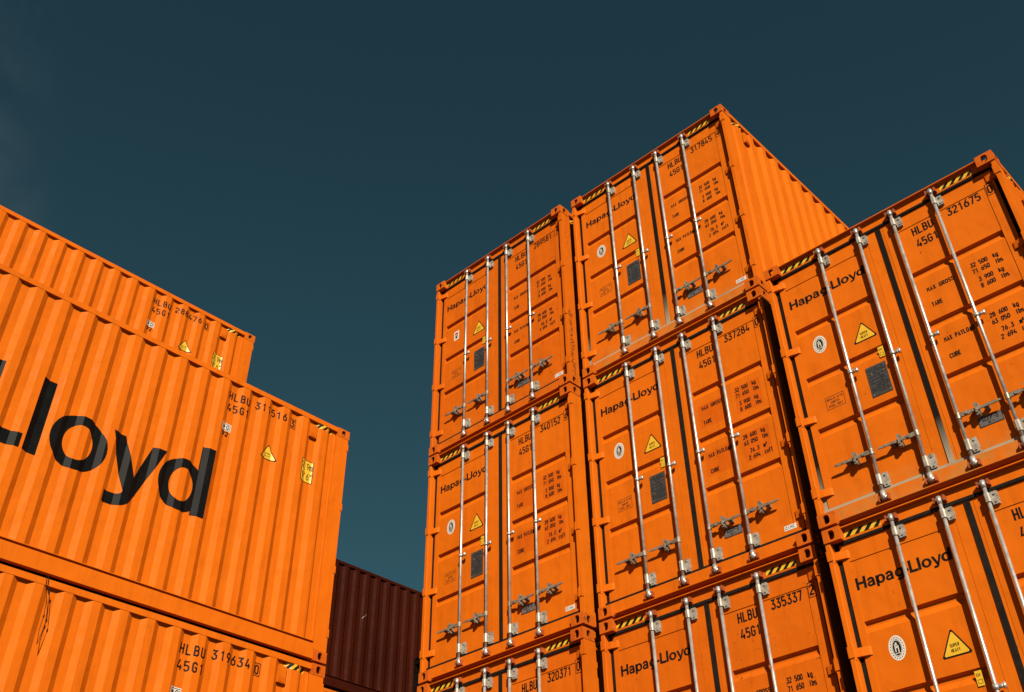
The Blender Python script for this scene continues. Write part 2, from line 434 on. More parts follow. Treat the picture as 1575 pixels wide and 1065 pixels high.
def top_rail(h, right):
    mb = MB(); x0, x1 = (W - .066, W - .007) if right else (.007, .066)
    mb.box(x0, x1, .178, L - .178, h - .066, h - .006)
    return mb.data('top_rail', [M['orange']])
def bottom_rail(h, right):
    mb = MB(); x0, x1 = (W - .062, W - .008) if right else (.008, .062)
    mb.box(x0, x1, .178, L - .178, .016, .178)
    for s in (2.2, 5.9, 9.6):                       # weld seams
        xa, xb = (W - .02, W - .0065) if right else (.0065, .02)
        mb.box(xa, xb, s, s + .008, .02, .176)
    return mb.data('bottom_rail', [M['orange']])
def roof(h):
    mb = MB()
    mb.box(.067, W - .067, .12, L - .06, h - .030, h - .024)
    n = 40
    for i in range(n):
        y = .3 + i * (L - .6) / n
        mb.box(.12, W - .12, y, y + .12, h - .0238, h - .010)
    return mb.data('roof', [M['orange']])
def floor_():
    mb = MB(); mb.box(.063, W - .063, .15, L - .1, .12, .15)
    for i in range(28):
        y = .35 + i * .42; mb.box(.063, W - .063, y, y + .05, .03, .119)
    return mb.data('floor', [M['wood']])
def front_wall(h):
    mb = MB(); mb.box(.12, W - .12, L - .08, L - .05, .16, h - .07)
    mb.box(.163, W - .163, L - .13, L - .02, h - .069, h - .012); mb.box(.163, W - .163, L - .13, L - .02, .02, .159)
    for i in range(8):
        x = .2 + i * .27; mb.box(x, x + .12, L - .049, L - .022, .18, h - .09)
    return mb.data('front_wall', [M['orange']])

def casting(sx, sy, sz):
    """hollow steel corner with an oval hole in its end, side and top or bottom face"""
    bx, by, bz = .162, .178, .118
    mb = MB(); th = .026; N = 16
    def per(i, a, b):  # point i of 16 round a rectangle [0,a]x[0,b]
        q, t = divmod(i, 4); t /= 4
        return [(a * t, 0), (a, b * t), (a * (1 - t), b), (0, b * (1 - t))][q]
    def oval(i, a, b, ra, rb):
        x, z = per(i, a, b); dx, dz = (x - a / 2) / (a / 2), (z - b / 2) / (b / 2); l = (abs(dx) ** 2.6 + abs(dz) ** 2.6) ** (1 / 2.6)
        return (a / 2 + ra * dx / l, b / 2 + rb * dz / l)
    def face(fn, a, b, ra, rb):
        for i in range(N):
            j = (i + 1) % N
            o0, o1, i0, i1 = per(i, a, b), per(j, a, b), oval(i, a, b, ra, rb), oval(j, a, b, ra, rb)
            mb.poly([fn(*o0, 0), fn(*o1, 0), fn(*i1, 0), fn(*i0, 0)])
            mb.poly([fn(*i0, 0), fn(*i1, 0), fn(*i1, th), fn(*i0, th)])
    face(lambda p, q, d: (p, d, q), bx, bz, .031, .042)
    face(lambda p, q, d: (d, p, q), by, bz, .030, .040)
    face(lambda p, q, d: (p, q, bz - d), bx, by, .032, .060)
    mb.poly([(0, by, 0), (bx, by, 0), (bx, by, bz), (0, by, bz)])
    mb.poly([(bx, 0, 0), (bx, by, 0), (bx, by, bz), (bx, 0, bz)])
    mb.poly([(0, 0, 0), (bx, 0, 0), (bx, by, 0), (0, by, 0)])
    me = mb.data('corner_casting', [M['casting']], shift=False, fix=False)
    for v in me.vertices:
        v.co.x = (W / 2 - v.co.x) if sx else (v.co.x - W / 2)
        v.co.y = (L / 2 - v.co.y) if sy else (v.co.y - L / 2)
        if not sz: v.co.z = bz - v.co.z
    return me

def rear_post(h, right):
    mb = MB(); P = [(.004, .012), (.042, .012), (.046, .016), (.046, .19), (.004, .19)]
    if right: P = [(W - x, y) for x, y in P]
    mb.prism_z(P, .118, h - .118)
    for z in (.33, 1.07, 1.855, 2.665):           # hinge lugs welded to the post
        if z > h - .2: continue
        x0, x1 = (.006, .050)
        if right: x0, x1 = W - x1, W - x0
        mb.box(x0, x1, .003, .0119, z - .045, z + .045)
        xa, xb = (-.002, .0038) if not right else (W - .0038, W + .002)
        mb.box(xa, xb, .004, .035, z - .045, z + .045)
    return mb.data('corner_post', [M['orange']])
def front_post(h, right):
    mb = MB(); x0, x1 = (W - .11, W - .004) if right else (.004, .11)
    mb.box(x0, x1, L - .19, L - .006, .118, h - .118)
    return mb.data('corner_post', [M['orange']])

def T(x, z):
    """a point measured on the outer plane, carried back to the recessed door skin"""
    return x - .011 * (3.7 - x), z + .011 * (z + 4.1)

YD = .085          # door frame skin
YP = .091          # door panel skin
YG = .122          # bottom of the door grooves
def header(h):
    mb = MB()
    mb.box(.0465, W - .0465, .072, .16, h - .112, h - .016)
    mb.box(.1630, W - .1630, .030, .15, h - .0155, h - .0060)   # thin roof lip over the header
    return mb.data('door_header', [M['orange']])
def sill(h):
    mb = MB()
    mb.box(.163, W - .163, .060, .16, .016, .150)
    mb.box(.0465, .1625, .060, .16, .1185, .150); mb.box(W - .1625, W - .0465, .060, .16, .1185, .150)
    mb.box(.175, W - .175, .030, .0598, .022, .030)
    return mb.data('door_sill', [M['orange']])
def cut_strip(mb, x0, x1, z0, z1, y, n, sx=1):
    """yellow strip with slanted black bars, clipped to its rectangle; y: depth or function of x"""
    lean = (z1 - z0) * 1.0; per = (x1 - x0) / n
    mb.rects = []
    def clip(P):
        for ax, lim, sg in ((0, x0, 1), (0, x1, -1)):
            Q = []
            for i in range(len(P)):
                a, b = P[i], P[(i + 1) % len(P)]
                ia, ib = sg * (a[0] - lim) >= 0, sg * (b[0] - lim) >= 0
                if ia: Q.append(a)
                if ia != ib:
                    t = (lim - a[0]) / (b[0] - a[0]); Q.append((lim, a[1] + t * (b[1] - a[1])))
            P = Q
            if len(P) < 3: return None
        return P
    out = []
    k = -2
    while k < n + 2:
        for m, o in ((0, 0), (1, .5)):
            a = x0 + (k + o) * per; b = a + per * .5
            P = clip([(a - lean / 2, z0), (b - lean / 2, z0), (b + lean / 2, z1), (a + lean / 2, z1)])
            if P: out.append((m, P))
        k += 1
    return out
def header_hazard(h):
    mb = MB()
    for x0, x1 in ((.150, .500), (1.885, 2.205)):
        z0, z1 = h - .092, h - .040
        mb.box(x0, x1, .0705, .0719, z0, z1, 0)
        for m, P in cut_strip(mb, x0, x1, z0, z1, 0, 4):
            mb.poly([(p[0], .070, p[1]) for p in P], m)
    return mb.data('hazard_marking', [M['yellow'], M['ink']], fix=False)

DX = ((.090, 1.196), (1.242, W - .090))       # the two door leaves
PX = ((.152, .992), (1.384, 2.246))            # their recessed panels
GZ = ((2.088, 1.992), (1.522, 1.424), (.962, .866))
def door(h, right):
    mb = MB(); x0, x1 = DX[right]; p0, p1 = PX[right]
    z0, z1 = .176, h - .140
    if h < 2.8: gz = tuple((a * .88, b * .88) for a, b in GZ)
    else: gz = GZ
    zt, zb = h - .296, .26
    mb.box(x0, x1, YG, YG + .02, z0, z1)
    mb.box(x0, p0, YD, YG - .0005, z0, z1); mb.box(p1, x1, YD, YG - .0005, z0, z1)
    mb.box(p0, p1, YD, YG - .0005, zt, z1); mb.box(p0, p1, YD, YG - .0005, z0, zb)
    tops = [zt] + [g[1] for g in gz]; bots = [g[0] for g in gz] + [zb]
    for i, (a, b) in enumerate(zip(tops, bots)):
        prof = [(YP, b), (YP, a)]
        prof += [(YG - .0005, a + (.052 if i else 0)), (YG - .0005, b - (.014 if i < 3 else 0))]
        mb.prism(prof, 'x', p0, p1)
    # a stiffener edge beside the centre gap, and small weld pads
    xe = x1 - .105 if not right else x0 + .028
    mb.box(xe, xe + .006, YD - .003, YD - .0002, z0 + .02, z1 - .02)
    return mb.data('door', [M['orange']])
def gasket(h, right, mat):
    mb = MB(); x0, x1 = DX[right]
    z0, z1 = .1765, h - .1405
    e0, e1 = (.0465, x1 + .0225) if not right else (x0 - .0225, W - .0465)
    y0, y1 = .068, .121
    mb.box(e0, e1, y0, y1, h - .1400, h - .1125); mb.box(e0, e1, y0, y1, .1505, .1760)
    ya, yb = (y0 + .026, y0 + .006) if not right else (y0 + .006, y0 + .026)
    mb.box(e0, x0 - .0005, ya, y1, z0, z1); mb.box(x1 + .0005, e1, yb, y1, z0, z1)
    return mb.data('door_gasket', [mat])
RX = (.611, 1.031, 1.395, 1.809)
def locking_bar(i, h):
    mb = MB(); x = RX[i]; y = .034
    mb.cyl((x, y, .085), (x, y, h - .070), .0152, 14)
    mb.cyl((x, y, .060), (x, y, .135), .022, 12); mb.cyl((x, y, h - .115), (x, y, h - .055), .021, 12)
    mb.box(x - .034, x + .012, .020, .050, h - .088, h - .068); mb.box(x - .03, x + .03, .022, .052, .070, .092)
    for z in (h * .464, ):
        mb.cyl((x, y, z - .018), (x, y, z + .018), .0235, 12)
        mb.box(x + .018, x + .062, .026, .046, z - .012, z + .012)
        mb.cyl((x + .062, .036, z - .020), (x + .062, .036, z + .020), .014, 8)
    return mb.data('locking_bar', [M['steel']], smooth=True)
def cam_keeper(i, h, top):
    mb = MB(); x = RX[i]
    z0, z1, y0 = (h - .100, h - .052, .0719) if top else (.052, .104, .0599)
    mb.box(x - .048, x - .036, .022, y0, z0, z1); mb.box(x + .034, x + .050, .022, y0, z0, z1)
    mb.box(x - .0362, x + .0342, .056, y0 + .0001, z0 + .005, z1 - .005)
    return mb.data('cam_keeper', [M['cam']])
def bracket(i, h, top):
    mb = MB(); x = RX[i]
    z0, z1 = (h - .258, h - .152) if top else (.178, .306)
    mb.box(x + .020, x + .070, .058, YD - .0002, z0, z1, 0)
    mb.box(x - .0215, x + .0225, .0125, .0579, z0 + .016, z1 - .016, 0, .010)
    mb.box(x - .025, x + .073, .066, YD - .0002, z0 + .03, z1 - .03, 0)
    for z in (z0 + .022, z1 - .022):
        mb.cyl((x + .050, .0579, z), (x + .050, .049, z), .009, 8)
    return mb.data('bar_bracket', [M['bracket']])
def handle(i, h):
    mb = MB(); x = RX[i]; s = -1 if i < 2 else 1; z = .515
    X = lambda a: x + s * a
    def bx(a, b, *r): mb.box(min(X(a), X(b)), max(X(a), X(b)), *r)
    mb.cyl((x, .034, z - .026), (x, .034, z + .026), .0215, 12)
    bx(.0, .10, .020, .036, z - .019, z + .019); mb.cyl((X(.075), .012, z), (X(.075), .018, z), .015, 8)
    bx(.1001, .315, .022, .033, z - .011, z + .011)                        # the flat handle
    mb.prism([(X(.3151), z - .011), (X(.36), z - .005), (X(.36), z + .007), (X(.3151), z + .011)], 'y', .022, .033)
    bx(.144, .174, .036, YD + .003, z - .056, z + .056)                     # retainer on the door
    mb.cyl((X(.159), .020, z + .044), (X(.159), .036, z + .044), .016, 10)
    mb.cyl((X(.159), .020, z - .042), (X(.159), .036, z - .042), .016, 10)
    bx(.150, .168, .010, .0218, z - .038, z + .038)
    bx(.215, .250, .0335, YD + .003, z - .020, z + .014)
    return mb.data('door_handle', [M['handle']], smooth=False)
def hinge(k, h, right):
    mb = MB(); z = (.33, 1.07, 1.855, 2.665)[k] * (1 if h > 2.8 else .9)
    P = [(.044, .046), (.090, .054), (.150, .070), (.166, YD - .0002), (.044, YD - .0002)]
    if right: P = [(W - x, y) for x, y in P]
    mb.prism_z(P, z - .034, z + .034)
    xc = .040 if not right else W - .040
    mb.cyl((xc, .022, z - .062), (xc, .022, z + .062), .013, 10)
    return mb.data('hinge', [M['orange']])

def side_vent(right):
    mb = MB()
    z0, z1 = 2.60, 2.77
    s0, s1 = .485, .585
    d = XS - .004
    xs = sorted((d, d + .03)) if not right else sorted((W - d, W - d - .03))
    mb.box(xs[0], xs[1], s0, s1, z0, z1)
    xq = (d - .004, d - .0002) if not right else (W - d + .0002, W - d + .004)
    mb.box(xq[0], xq[1], s0 + .012, s1 - .02, z0 + .012, z0 + .06, 1)
    return mb.data('wall_vent', [M['orange'], M['patch']])

def on_door(name, items, y=None):
    """flat printed shapes laid on the door skin: items = [(material, polygons)]"""
    mb = MB(); mats = []
    for k, (m, polys) in enumerate(items):
        if m not in mats: mats.append(m)
        for P in polys:
            zc = sum(p[1] for p in P) / len(P); xc = sum(p[0] for p in P) / len(P)
            yy = y if y is not None else (YP if any(a <= xc <= b for a, b in PX) and zc < H - .296 else YD)
            mb.poly([(p[0], yy - .0012 - .0009 * k, p[1]) for p in P], mats.index(m))
    return mb.data(name, [M[m] for m in mats], fix=False)

def on_side(name, items, right=False, flat_from=None):
    """shapes painted over the corrugated side; first coordinate is distance s from the door end"""
    mats = []; V = []; F = []; MI = []
    for k, (m, polys) in enumerate(items):
        if m not in mats: mats.append(m)
        for pi, P in enumerate(polys):
            s0, s1 = min(p[0] for p in P), max(p[0] for p in P)
            bm = bmesh.new()
            bm.faces.new([bm.verts.new((0, p[0], p[1])) for p in P])
            for s in breaks(s0, s1)[1:-1]:
                bmesh.ops.bisect_plane(bm, geom=bm.verts[:] + bm.edges[:] + bm.faces[:], plane_co=(0, s, 0), plane_no=(0, 1, 0), dist=1e-5)
            n = len(V); bm.verts.ensure_lookup_table(); bm.verts.index_update()
            for v in bm.verts:
                d = XS + corr(v.co.y) - .0012 - .0009 * k - .00001 * pi
                V.append((W - d if right else d, v.co.y, v.co.z))
            for fc in bm.faces:
                F.append(tuple(n + v.index for v in fc.verts)); MI.append(mats.index(m))
            bm.free()
    mb = MB(); mb.v = V; mb.f = F; mb.m = MI
    return mb.data(name, [M[m] for m in mats], fix=False)

# ------------------------------------------------------------------ linking
def link(name, me, parent, mat=None):
    o = bpy.data.objects.new(name, me)
    COL.objects.link(o); o.parent = parent
    if mat is not None:
        o.material_slots[0].link = 'OBJECT'; o.material_slots[0].material = mat
    return o
def tagged(o, label=None, cat=None, group=None, kind=None):
    if label: o['label'] = label
    if cat: o['category'] = cat
    if group: o['group'] = group
    if kind: o['kind'] = kind
    return o

CACHE = {}
def get(key, fn, *a):
    if key not in CACHE: CACHE[key] = fn(*a)
    return CACHE[key]

def rect(x0, x1, z0, z1): return [(x0, z0), (x1, z0), (x1, z1), (x0, z1)]
def outline(x0, x1, z0, z1, w): return [rect(x0, x1, z0, z0 + w), rect(x0, x1, z1 - w, z1), rect(x0, x0 + w, z0 + w, z1 - w), rect(x1 - w, x1, z0 + w, z1 - w)]
def disc(cx, cz, rx, rz, n=28): return [(cx + rx * math.cos(2 * math.pi * i / n), cz + rz * math.sin(2 * math.pi * i / n)) for i in range(n)]
def tri(cx, zb, w, hh, r):
    P = [(cx - w / 2, zb), (cx + w / 2, zb), (cx, zb + hh)]; out = []
    C = (cx, zb + hh / 3)
    for i in range(3):
        a, p, b = P[i - 1], P[i], P[(i + 1) % 3]
        for q in (a, b):
            l = math.dist(p, q); out.append((p[0] + (q[0] - p[0]) * r / l, p[1] + (q[1] - p[1]) * r / l))
    return out

def tx(s, x, z, h, pitch, **k):
    X, Z = T(x, z); return text(s, h, pitch, X, Z, **k)

def company():
    ps, xe = bold('Hapag-Lloyd', .102, 0, 0, face=HEAVY)
    k = (.985 - .163) / xe
    return on_door('company_lettering', [('ink', [[(.160 + p[0] * k, 2.348 + p[1]) for p in q] for q in ps])])
def weights():
    A = []
    for s, z, pt in (('MAX GROSS', 1.760, .0290), ('TARE', 1.592, .0262), ('MAX PAYLOAD', 1.207, .0253), ('CUBE', 1.034, .0262)):
        A += tx(s, 1.497, z, .044, pt, w=.21)
    for rows, dz in (((('32 500', 'kg', 1.788), ('71 650', 'lbs', 1.718), ('3 900', 'kg', 1.622), ('8 600', 'lbs', 1.553))), 0), \
                    (((('28 600', 'kg', 1.238), ('63 050', 'lbs', 1.168), ('76.3', 'm\u00b3', 1.072), ('2 694', 'cuft', 1.003))), 0):
        for s, unit, z in rows:
            A += tx(s, 2.068 - len(s) * .0262, z, .046, .0262, w=.20)
            A += tx(unit, 2.112, z, .046, .0235, w=.20)
    return on_door('weight_lettering', [('ink', A)])
def number(num, chk):
    A = tx('HLBU', 1.540, 2.405, .092, .0540) + tx('45G1', 1.548, 2.258, .090, .0540)
    A += tx(num, 1.890, 2.424, .090, .0545)
    X, Z = T(2.266, 2.415)
    A += outline(X, X + .072, Z, Z + .135, .006) + text(chk, .092, .054, X + .014, Z + .022)
    return on_door('number_lettering', [('ink', A)])
PATCH = ((1.455, 1.755, 1.56, 1.83), (1.455, 1.755, 1.01, 1.28), (1.895, 2.20, 1.535, 1.85), (1.895, 2.20, .985, 1.30))
def patch_(k):
    x0, x1, z0, z1 = PATCH[k]
    a, b = T(x0, z0); c, d = T(x1, z1)
    return on_door('paint_patch', [('patch', [rect(a, c, b, d)])], y=YP + .0008)
def warning(txt=True):
    cx, zb = T(.8405, 1.576)
    t = [('ink', [tri(cx, zb, .246, .212, .016)]), ('yellow', [tri(cx, zb + .0125, .204, .178, .012)])]
    A = text('SUPER', .024, .0150, cx - .0375, zb + .072, w=.17) + text('HEAVY', .024, .0150, cx - .0375, zb + .034, w=.17)
    return on_door('warning_triangle', t + [('ink', A)])
def emblem():
    cx, cz = T(.404, 1.755)
    fig = [disc(cx, cz, .034, .058)]
    light = [rect(cx - .018, cx - .010, cz - .03, cz + .03), rect(cx + .006, cx + .014, cz - .036, cz + .02), rect(cx - .008, cx + .004, cz + .02, cz + .042),
             rect(cx - .022, cx + .02, cz - .044, cz - .039), disc(cx - .002, cz + .006, .006, .010, 10)]
    marks = ring(cx, cz, .041, .067, .0385, .064)
    for i in range(22):
        a = R(360 * i / 22 + 4); c, s = math.cos(a), math.sin(a)
        x, z = cx + .054 * c, cz + .081 * s
        marks.append([(x - .003, z - .005), (x + .003, z - .005), (x + .003, z + .005), (x - .003, z + .005)])
    return on_door('round_emblem', [('white', [disc(cx, cz, .069, .097)]), ('ink', fig + marks), ('white', light)])
def square_label():
    cx, cz = T(.404, 1.755)
    return on_door('white_label', [('white', [rect(cx - .050, cx + .050, cz - .075, cz + .075)]),
                                   ('red', [rect(cx - .03, cx + .028, cz + .015, cz + .05)]), ('ink', outline(cx - .030, cx + .03, cz - .05, cz + .002, .006) + [rect(cx - .012, cx + .012, cz - .04, cz - .010)])])
def data_plate():
    mb = MB(); x0, z0 = T(.762, .980); x1, z1 = T(.954, 1.287)
    mb.box(x0, x1, YP - .005, YP - .0004, z0, z1, 0)
    rnd = random.Random(3)
    z = z1 - .03
    while z > z0 + .03:
        xa = x0 + .012; 
        while xa < x1 - .03:
            l = rnd.uniform(.012, .05); xb = min(xa + l, x1 - .012)
            if rnd.random() < .8: mb.poly([(xa, YP - .0056, z), (xb, YP - .0056, z), (xb, YP - .0056, z + .006), (xa, YP - .0056, z + .006)], 1)
            xa = xb + .008
        z -= .0165
    for x, zz in ((x0 + .048, z1 - .085), (x1 - .03, z1 - .085), (x0 + .02, z0 + .02), (x1 - .02, z0 + .02), (x0 + .02, z1 - .02), (x1 - .02, z1 - .02)):
        mb.cyl((x, YP - .005, zz), (x, YP - .009, zz), .006, 8, 2)
    return mb.data('data_plate', [M['plate'], M['ink'], M['handle']])
def corten_box():
    x0, z0 = T(.325, 1.048); x1, z1 = T(.512, 1.180)
    A = outline(x0, x1, z0, z1, .004)
    for k, s in enumerate(('REPAIR WITH', 'CORTEN', 'STEEL ONLY')):
        A += text(s, .022, .0148, (x0 + x1) / 2 - len(s) * .0074, z1 - .042 - k * .036, w=.18)
    return on_door('repair_notice', [('ink_soft', A)])
def acep():
    mb = MB(); x0, z0 = T(1.538, .325); x1, z1 = T(1.738, .412)
    mb.box(x0, x1, YP - .004, YP - .0004, z0, z1, 0)
    A = outline(x0 + .003, x1 - .003, z0 + .003, z1 - .003, .003) + text('ACEP-D', .036, .0230, x0 + .032, z0 + .042, w=.15) + text('DE-1', .018, .0130, x0 + .075, z0 + .014, w=.16)
    for P in A: mb.poly([(p[0], YP - .0052, p[1]) for p in P], 1)
    return mb.data('approval_plate', [M['plate_light'], M['ink']], fix=False)
def maker():
    x0, z0 = T(2.160, .174); x1, z1 = T(2.286, .222)
    A = text('CIMC', .026, .0245, x0 + .014, z0 + .012, w=.2)
    return on_door('maker_sticker', [('white', [rect(x0, x1, z0, z1)]), ('blue', A)], y=YD - .001)
def yellow_tag():
    mb = MB(); x0, z0 = T(.924, 1.333); x1, z1 = T(.975, 1.440)
    mb.box(x0, x1, YD - .003, YD - .001, z0, z1, 0)
    for P in text('CU', .02, .016, x0 + .008, z1 - .04, w=.2) + outline(x0 + .008, x1 - .008, z0 + .015, z0 + .045, .003):
        mb.poly([(p[0], YD - .0036, p[1]) for p in P], 1)
    return mb.data('yellow_tag', [M['yellow'], M['ink']], fix=False)
def seal_wire():
    mb = MB(); x = RX[1]
    pts = [(x + .05, .055, .31), (x + .00, .05, .26), (x - .03, .062, .21), (x - .055, .06, .165), (x - .062, .05, .12)]
    mb.tube(pts, .004)
    return mb.data('seal_wire', [M['handle']])

def mirror_text(polys, s_left):
    return [[(s_left - p[0], p[1]) for p in q] for q in polys]
def side_number(num, chk):
    A = text('HLBU', .100, .0745, 0, 2.610, aspect=.118) + text('45G1', .098, .0745, .008, 2.455, aspect=.118)
    A += text(num, .096, .0745, .362, 2.640, aspect=.118)
    A += text(chk, .092, .07, .872, 2.625, aspect=.105) + outline(.858, .938, 2.606, 2.738, .007)
    return on_side('number_lettering', [('ink', mirror_text(A, 1.718))])
def side_stickers():
    w = [('white', [rect(1.612, 1.735, 2.196, 2.290)]), ('ink', outline(1.622, 1.725, 2.205, 2.281, .006) + [disc(1.655, 2.243, .020, .026, 12), rect(1.690, 1.715, 2.225, 2.262)] + mirror_text(text('92', .058, .048, 0, 2.128, w=.2), 1.722))]
    return on_side('inspection_sticker', w + [('white', [disc(1.655, 2.243, .011, .015, 10)])])
def side_triangle():
    cx, zb = 1.092, 2.068
    A = text('SUPER', .020, .0150, 0, zb + .068, w=.17) + text('HEAVY', .020, .0150, 0, zb + .034, w=.17)
    return on_side('warning_triangle', [('ink', [tri(cx, zb, .236, .205, .016)]), ('yellow', [tri(cx, zb + .012, .196, .172, .012)]), ('ink_soft', mirror_text(A, cx + .04))])
def side_height():
    x0, x1, z0, z1 = .452, .636, 1.996, 2.284
    A = mirror_text(text('2,9m', .088, .041, 0, 2.162, w=.105, aspect=.075) + text("9'6\"", .088, .041, .008, 2.030, w=.105, aspect=.075), x1 - .012)
    return on_side('height_sign', [('ink', [rect(x0, x1, z0, z1)]), ('yellow', [rect(x0 + .009, x1 - .009, z0 + .009, z1 - .009)]), ('ink', A)])
def side_hazard(right):
    it = cut_strip(MB(), .250, .505, H - .128, H - .068, 0, 3)
    if right: it = [(m, P) for m, P in it]
    else: it = [(m, [(.755 - p[0], p[1]) for p in P]) for m, P in it]
    return on_side('hazard_marking', [('yellow', [P for m, P in it if not m]), ('ink', [P for m, P in it if m])], right)
def side_company():
    h = .815
    ps, xe = bold('Hapag-Lloyd', h)
    return on_side('company_lettering', [('letter', [[(1.765 + (xe - .02) - p[0], 1.072 + p[1]) for p in q] for q in ps])])

GROUP = 'stacked shipping containers'
def container(name, label, loc, rot=0, h=H, mat='orange', full=True, num=None, chk='0', dusty=False, side_marks=False, bv=True, patch=False, group=GROUP):
    root = bpy.data.objects.new(name, None)
    COL.objects.link(root)
    root.location = loc; root.rotation_euler = (0, 0, rot); root.empty_display_size = .5
    tagged(root, label, 'container', group)
    pm = M[mat]; dm = M['orange_dusty'] if dusty else pm
    cm = M['casting'] if mat.startswith('orange') else pm
    ht = 'h' if h > 2.8 else 's'
    for sx in (0, 1):
        for sy in (0, 1):
            for sz in (0, 1):
                o = link('corner_casting', get(('cast', sx, sy, sz), casting, sx, sy, sz), root, cm)
                if sz: o.location.z = h - .118
    for s in (0, 1):
        link('side_wall', get(('side', ht, s), side_wall, h, s), root, pm)
        link('top_rail', get(('trail', ht, s), top_rail, h, s), root, pm)
        link('bottom_rail', get(('brail', ht, s), bottom_rail, h, s), root, pm)
        link('corner_post', get(('rpost', ht, s), rear_post, h, s), root, pm)
        link('corner_post', get(('fpost', ht, s), front_post, h, s), root, pm)
    link('roof', get(('roof', ht), roof, h), root, pm)
    link('floor', get('floor', floor_), root)
    link('front_wall', get(('front', ht), front_wall, h), root, pm)
    link('door_header', get(('header', ht), header, h), root, pm)
    link('door_sill', get(('sill', ht), sill, h), root, dm)
    for x in (.02, W - .14):
        for y in (.02, L - .16):
            key = ('cone', x, y)
            def mk():
                mb = MB(); mb.box(x + .02, x + .10, y + .02, y + .12, -GAP, .012)
                return mb.data('stacking_cone', [M['wood']])
            link('stacking_cone', get(key, mk), root)
    gm = M['rubber_dusty'] if dusty else M['rubber']
    D = []
    for s in (0, 1):
        d = link('door', get(('door', ht, s), door, h, s), root, dm); D.append(d)
        link('door_gasket', get(('gasket', ht, s), gasket, h, s, M['rubber']), d, gm)
        for k in range(4):
            link('hinge', get(('hinge', ht, k, s), hinge, k, h, s), d, pm)
        for i in ((0, 1) if s == 0 else (2, 3)):
            link('locking_bar', get(('bar', ht, i), locking_bar, i, h), d)
            link('door_handle', get(('handle', ht, i), handle, i, h), d)
            link('bar_bracket', get(('br', ht, i, 0), bracket, i, h, 0), d)
            link('bar_bracket', get(('br', ht, i, 1), bracket, i, h, 1), d)
            for tp in (0, 1): link('cam_keeper', get(('cam', ht, i, tp), cam_keeper, i, h, tp), root)
    if full:
        link('hazard_marking', get('hh', header_hazard, h), root)
        for s in (0, 1):
            link('hazard_marking', get(('sh', s), side_hazard, s), root)
            link('wall_vent', get(('vent', s), side_vent, s), root, pm)
        link('company_lettering', get('company', company), D[0])
        link('warning_triangle', get('warn', warning), D[0])
        if bv: link('round_emblem', get('bv', emblem), D[0])
        else: link('white_label', get('sq', square_label), D[0])
        link('data_plate', get('dplate', data_plate), D[0])
        link('repair_notice', get('corten', corten_box), D[0])
        link('yellow_tag', get('ytag', yellow_tag), D[0])
        link('seal_wire', get('seal', seal_wire), D[0])
        link('weight_lettering', get('weights', weights), D[1])
        link('approval_plate', get('acep', acep), D[1])
        link('maker_sticker', get('cimc', maker), D[1])
        if num: link('number_lettering', number(num, chk), D[1])
        if patch:
            for k in range(4): link('paint_patch', get(('patch', k), patch_, k), D[1])
    if side_marks:
        link('number_lettering', side_number(num, chk), root)
        link('inspection_sticker', get('ss', side_stickers), root)
        link('warning_triangle', get('st', side_triangle), root)
        link('height_sign', get('sg', side_height), root)
        link('company_lettering', get('sc', side_company), root)
    return root

# ------------------------------------------------------------------ ground
ZG = -4 * PITCH
def ground():
    m, t, b = nodes_of('asphalt')
    v, _ = coords(t)
    c = mix(t, ramp(t, noise(t, v, .25, 4), .35, .65), (0.055, 0.053, 0.050), (0.038, 0.037, 0.036))
    c = mix(t, ramp(t, noise(t, v, 60, 3), .45, .6, 0, .5), c, (0.085, 0.082, 0.078))
    t.links.new(c, b.inputs['Base Color']); b.inputs['Roughness'].default_value = .9
    mb = MB()
    n = 24; S = 900.0
    xs = [(-1 + 2 * i / n) for i in range(n + 1)]; xs = [math.copysign(abs(x) ** 2.2, x) * S for x in xs]
    for i in range(n):
        for j in range(n):
            mb.poly([(xs[i], xs[j], ZG), (xs[i + 1], xs[j], ZG), (xs[i + 1], xs[j + 1], ZG), (xs[i], xs[j + 1], ZG)])
    o = link('ground', mb.data('ground', [m], shift=False, fix=False), None)
    tagged(o, kind='structure')
ground()

# ------------------------------------------------------------------ the stacks
def base(tier): return ZG + GAP + tier * PITCH          # tier 0 stands on the ground
def RB(x, y, tier): return (x + W / 2, y + L / 2, base(tier) )
ja = random.Random(5)
N_ = 'shipping_container'
# left column of the door wall
for tier, num, chk, lab, kw in (
    (3, '289581', '1', 'orange container number 289581 with a square white label, top of the left column of doors', dict(bv=False, mat='orange_b')),
    (2, '340152', '6', 'orange container number 340152, directly under container 289581', dict(patch=True)),
    (1, '320371', '0', 'orange container number 320371, cut off by the bottom edge under container 340152', dict(mat='orange_b')),
    (0, '326118', '3', 'orange container on the ground at the foot of the left column of doors', dict(full=False))):
    container(N_, lab, RB(-2.584 + (-.014 if tier < 2 else 0), -.064, tier), num=num, chk=chk, **kw)
for tier, num, chk, lab, kw in (
    (3, '317845', '4', 'orange container number 317845 with a pale dusty door seal, highest of all the stacks', dict(dusty=True)),
    (2, '337284', '0', 'orange container number 337284, middle column, right below container 317845', dict(patch=True)),
    (1, '335337', '2', 'orange container number 335337, third from the top in the middle column', dict(mat='orange_b')),
    (0, '330256', '7', 'orange container on the ground at the foot of the middle column of doors', dict(full=False))):
    container(N_, lab, RB(0, 0, tier), num=num, chk=chk, **kw)
for tier, num, chk, lab, kw in (
    (2, '321675', '0', 'orange container number 321675 with dusty rusted door sill, top of the right column', dict(dusty=True)),
    (1, '334410', '8', 'orange container with a big yellow triangle, right below container 321675', dict()),
    (0, '329047', '5', 'orange container on the ground at the foot of the right column of doors', dict(full=False))):
    container(N_, lab, RB(2.593 + (.012 if tier < 2 else 0), -.162, tier), num=num, chk=chk, **kw)
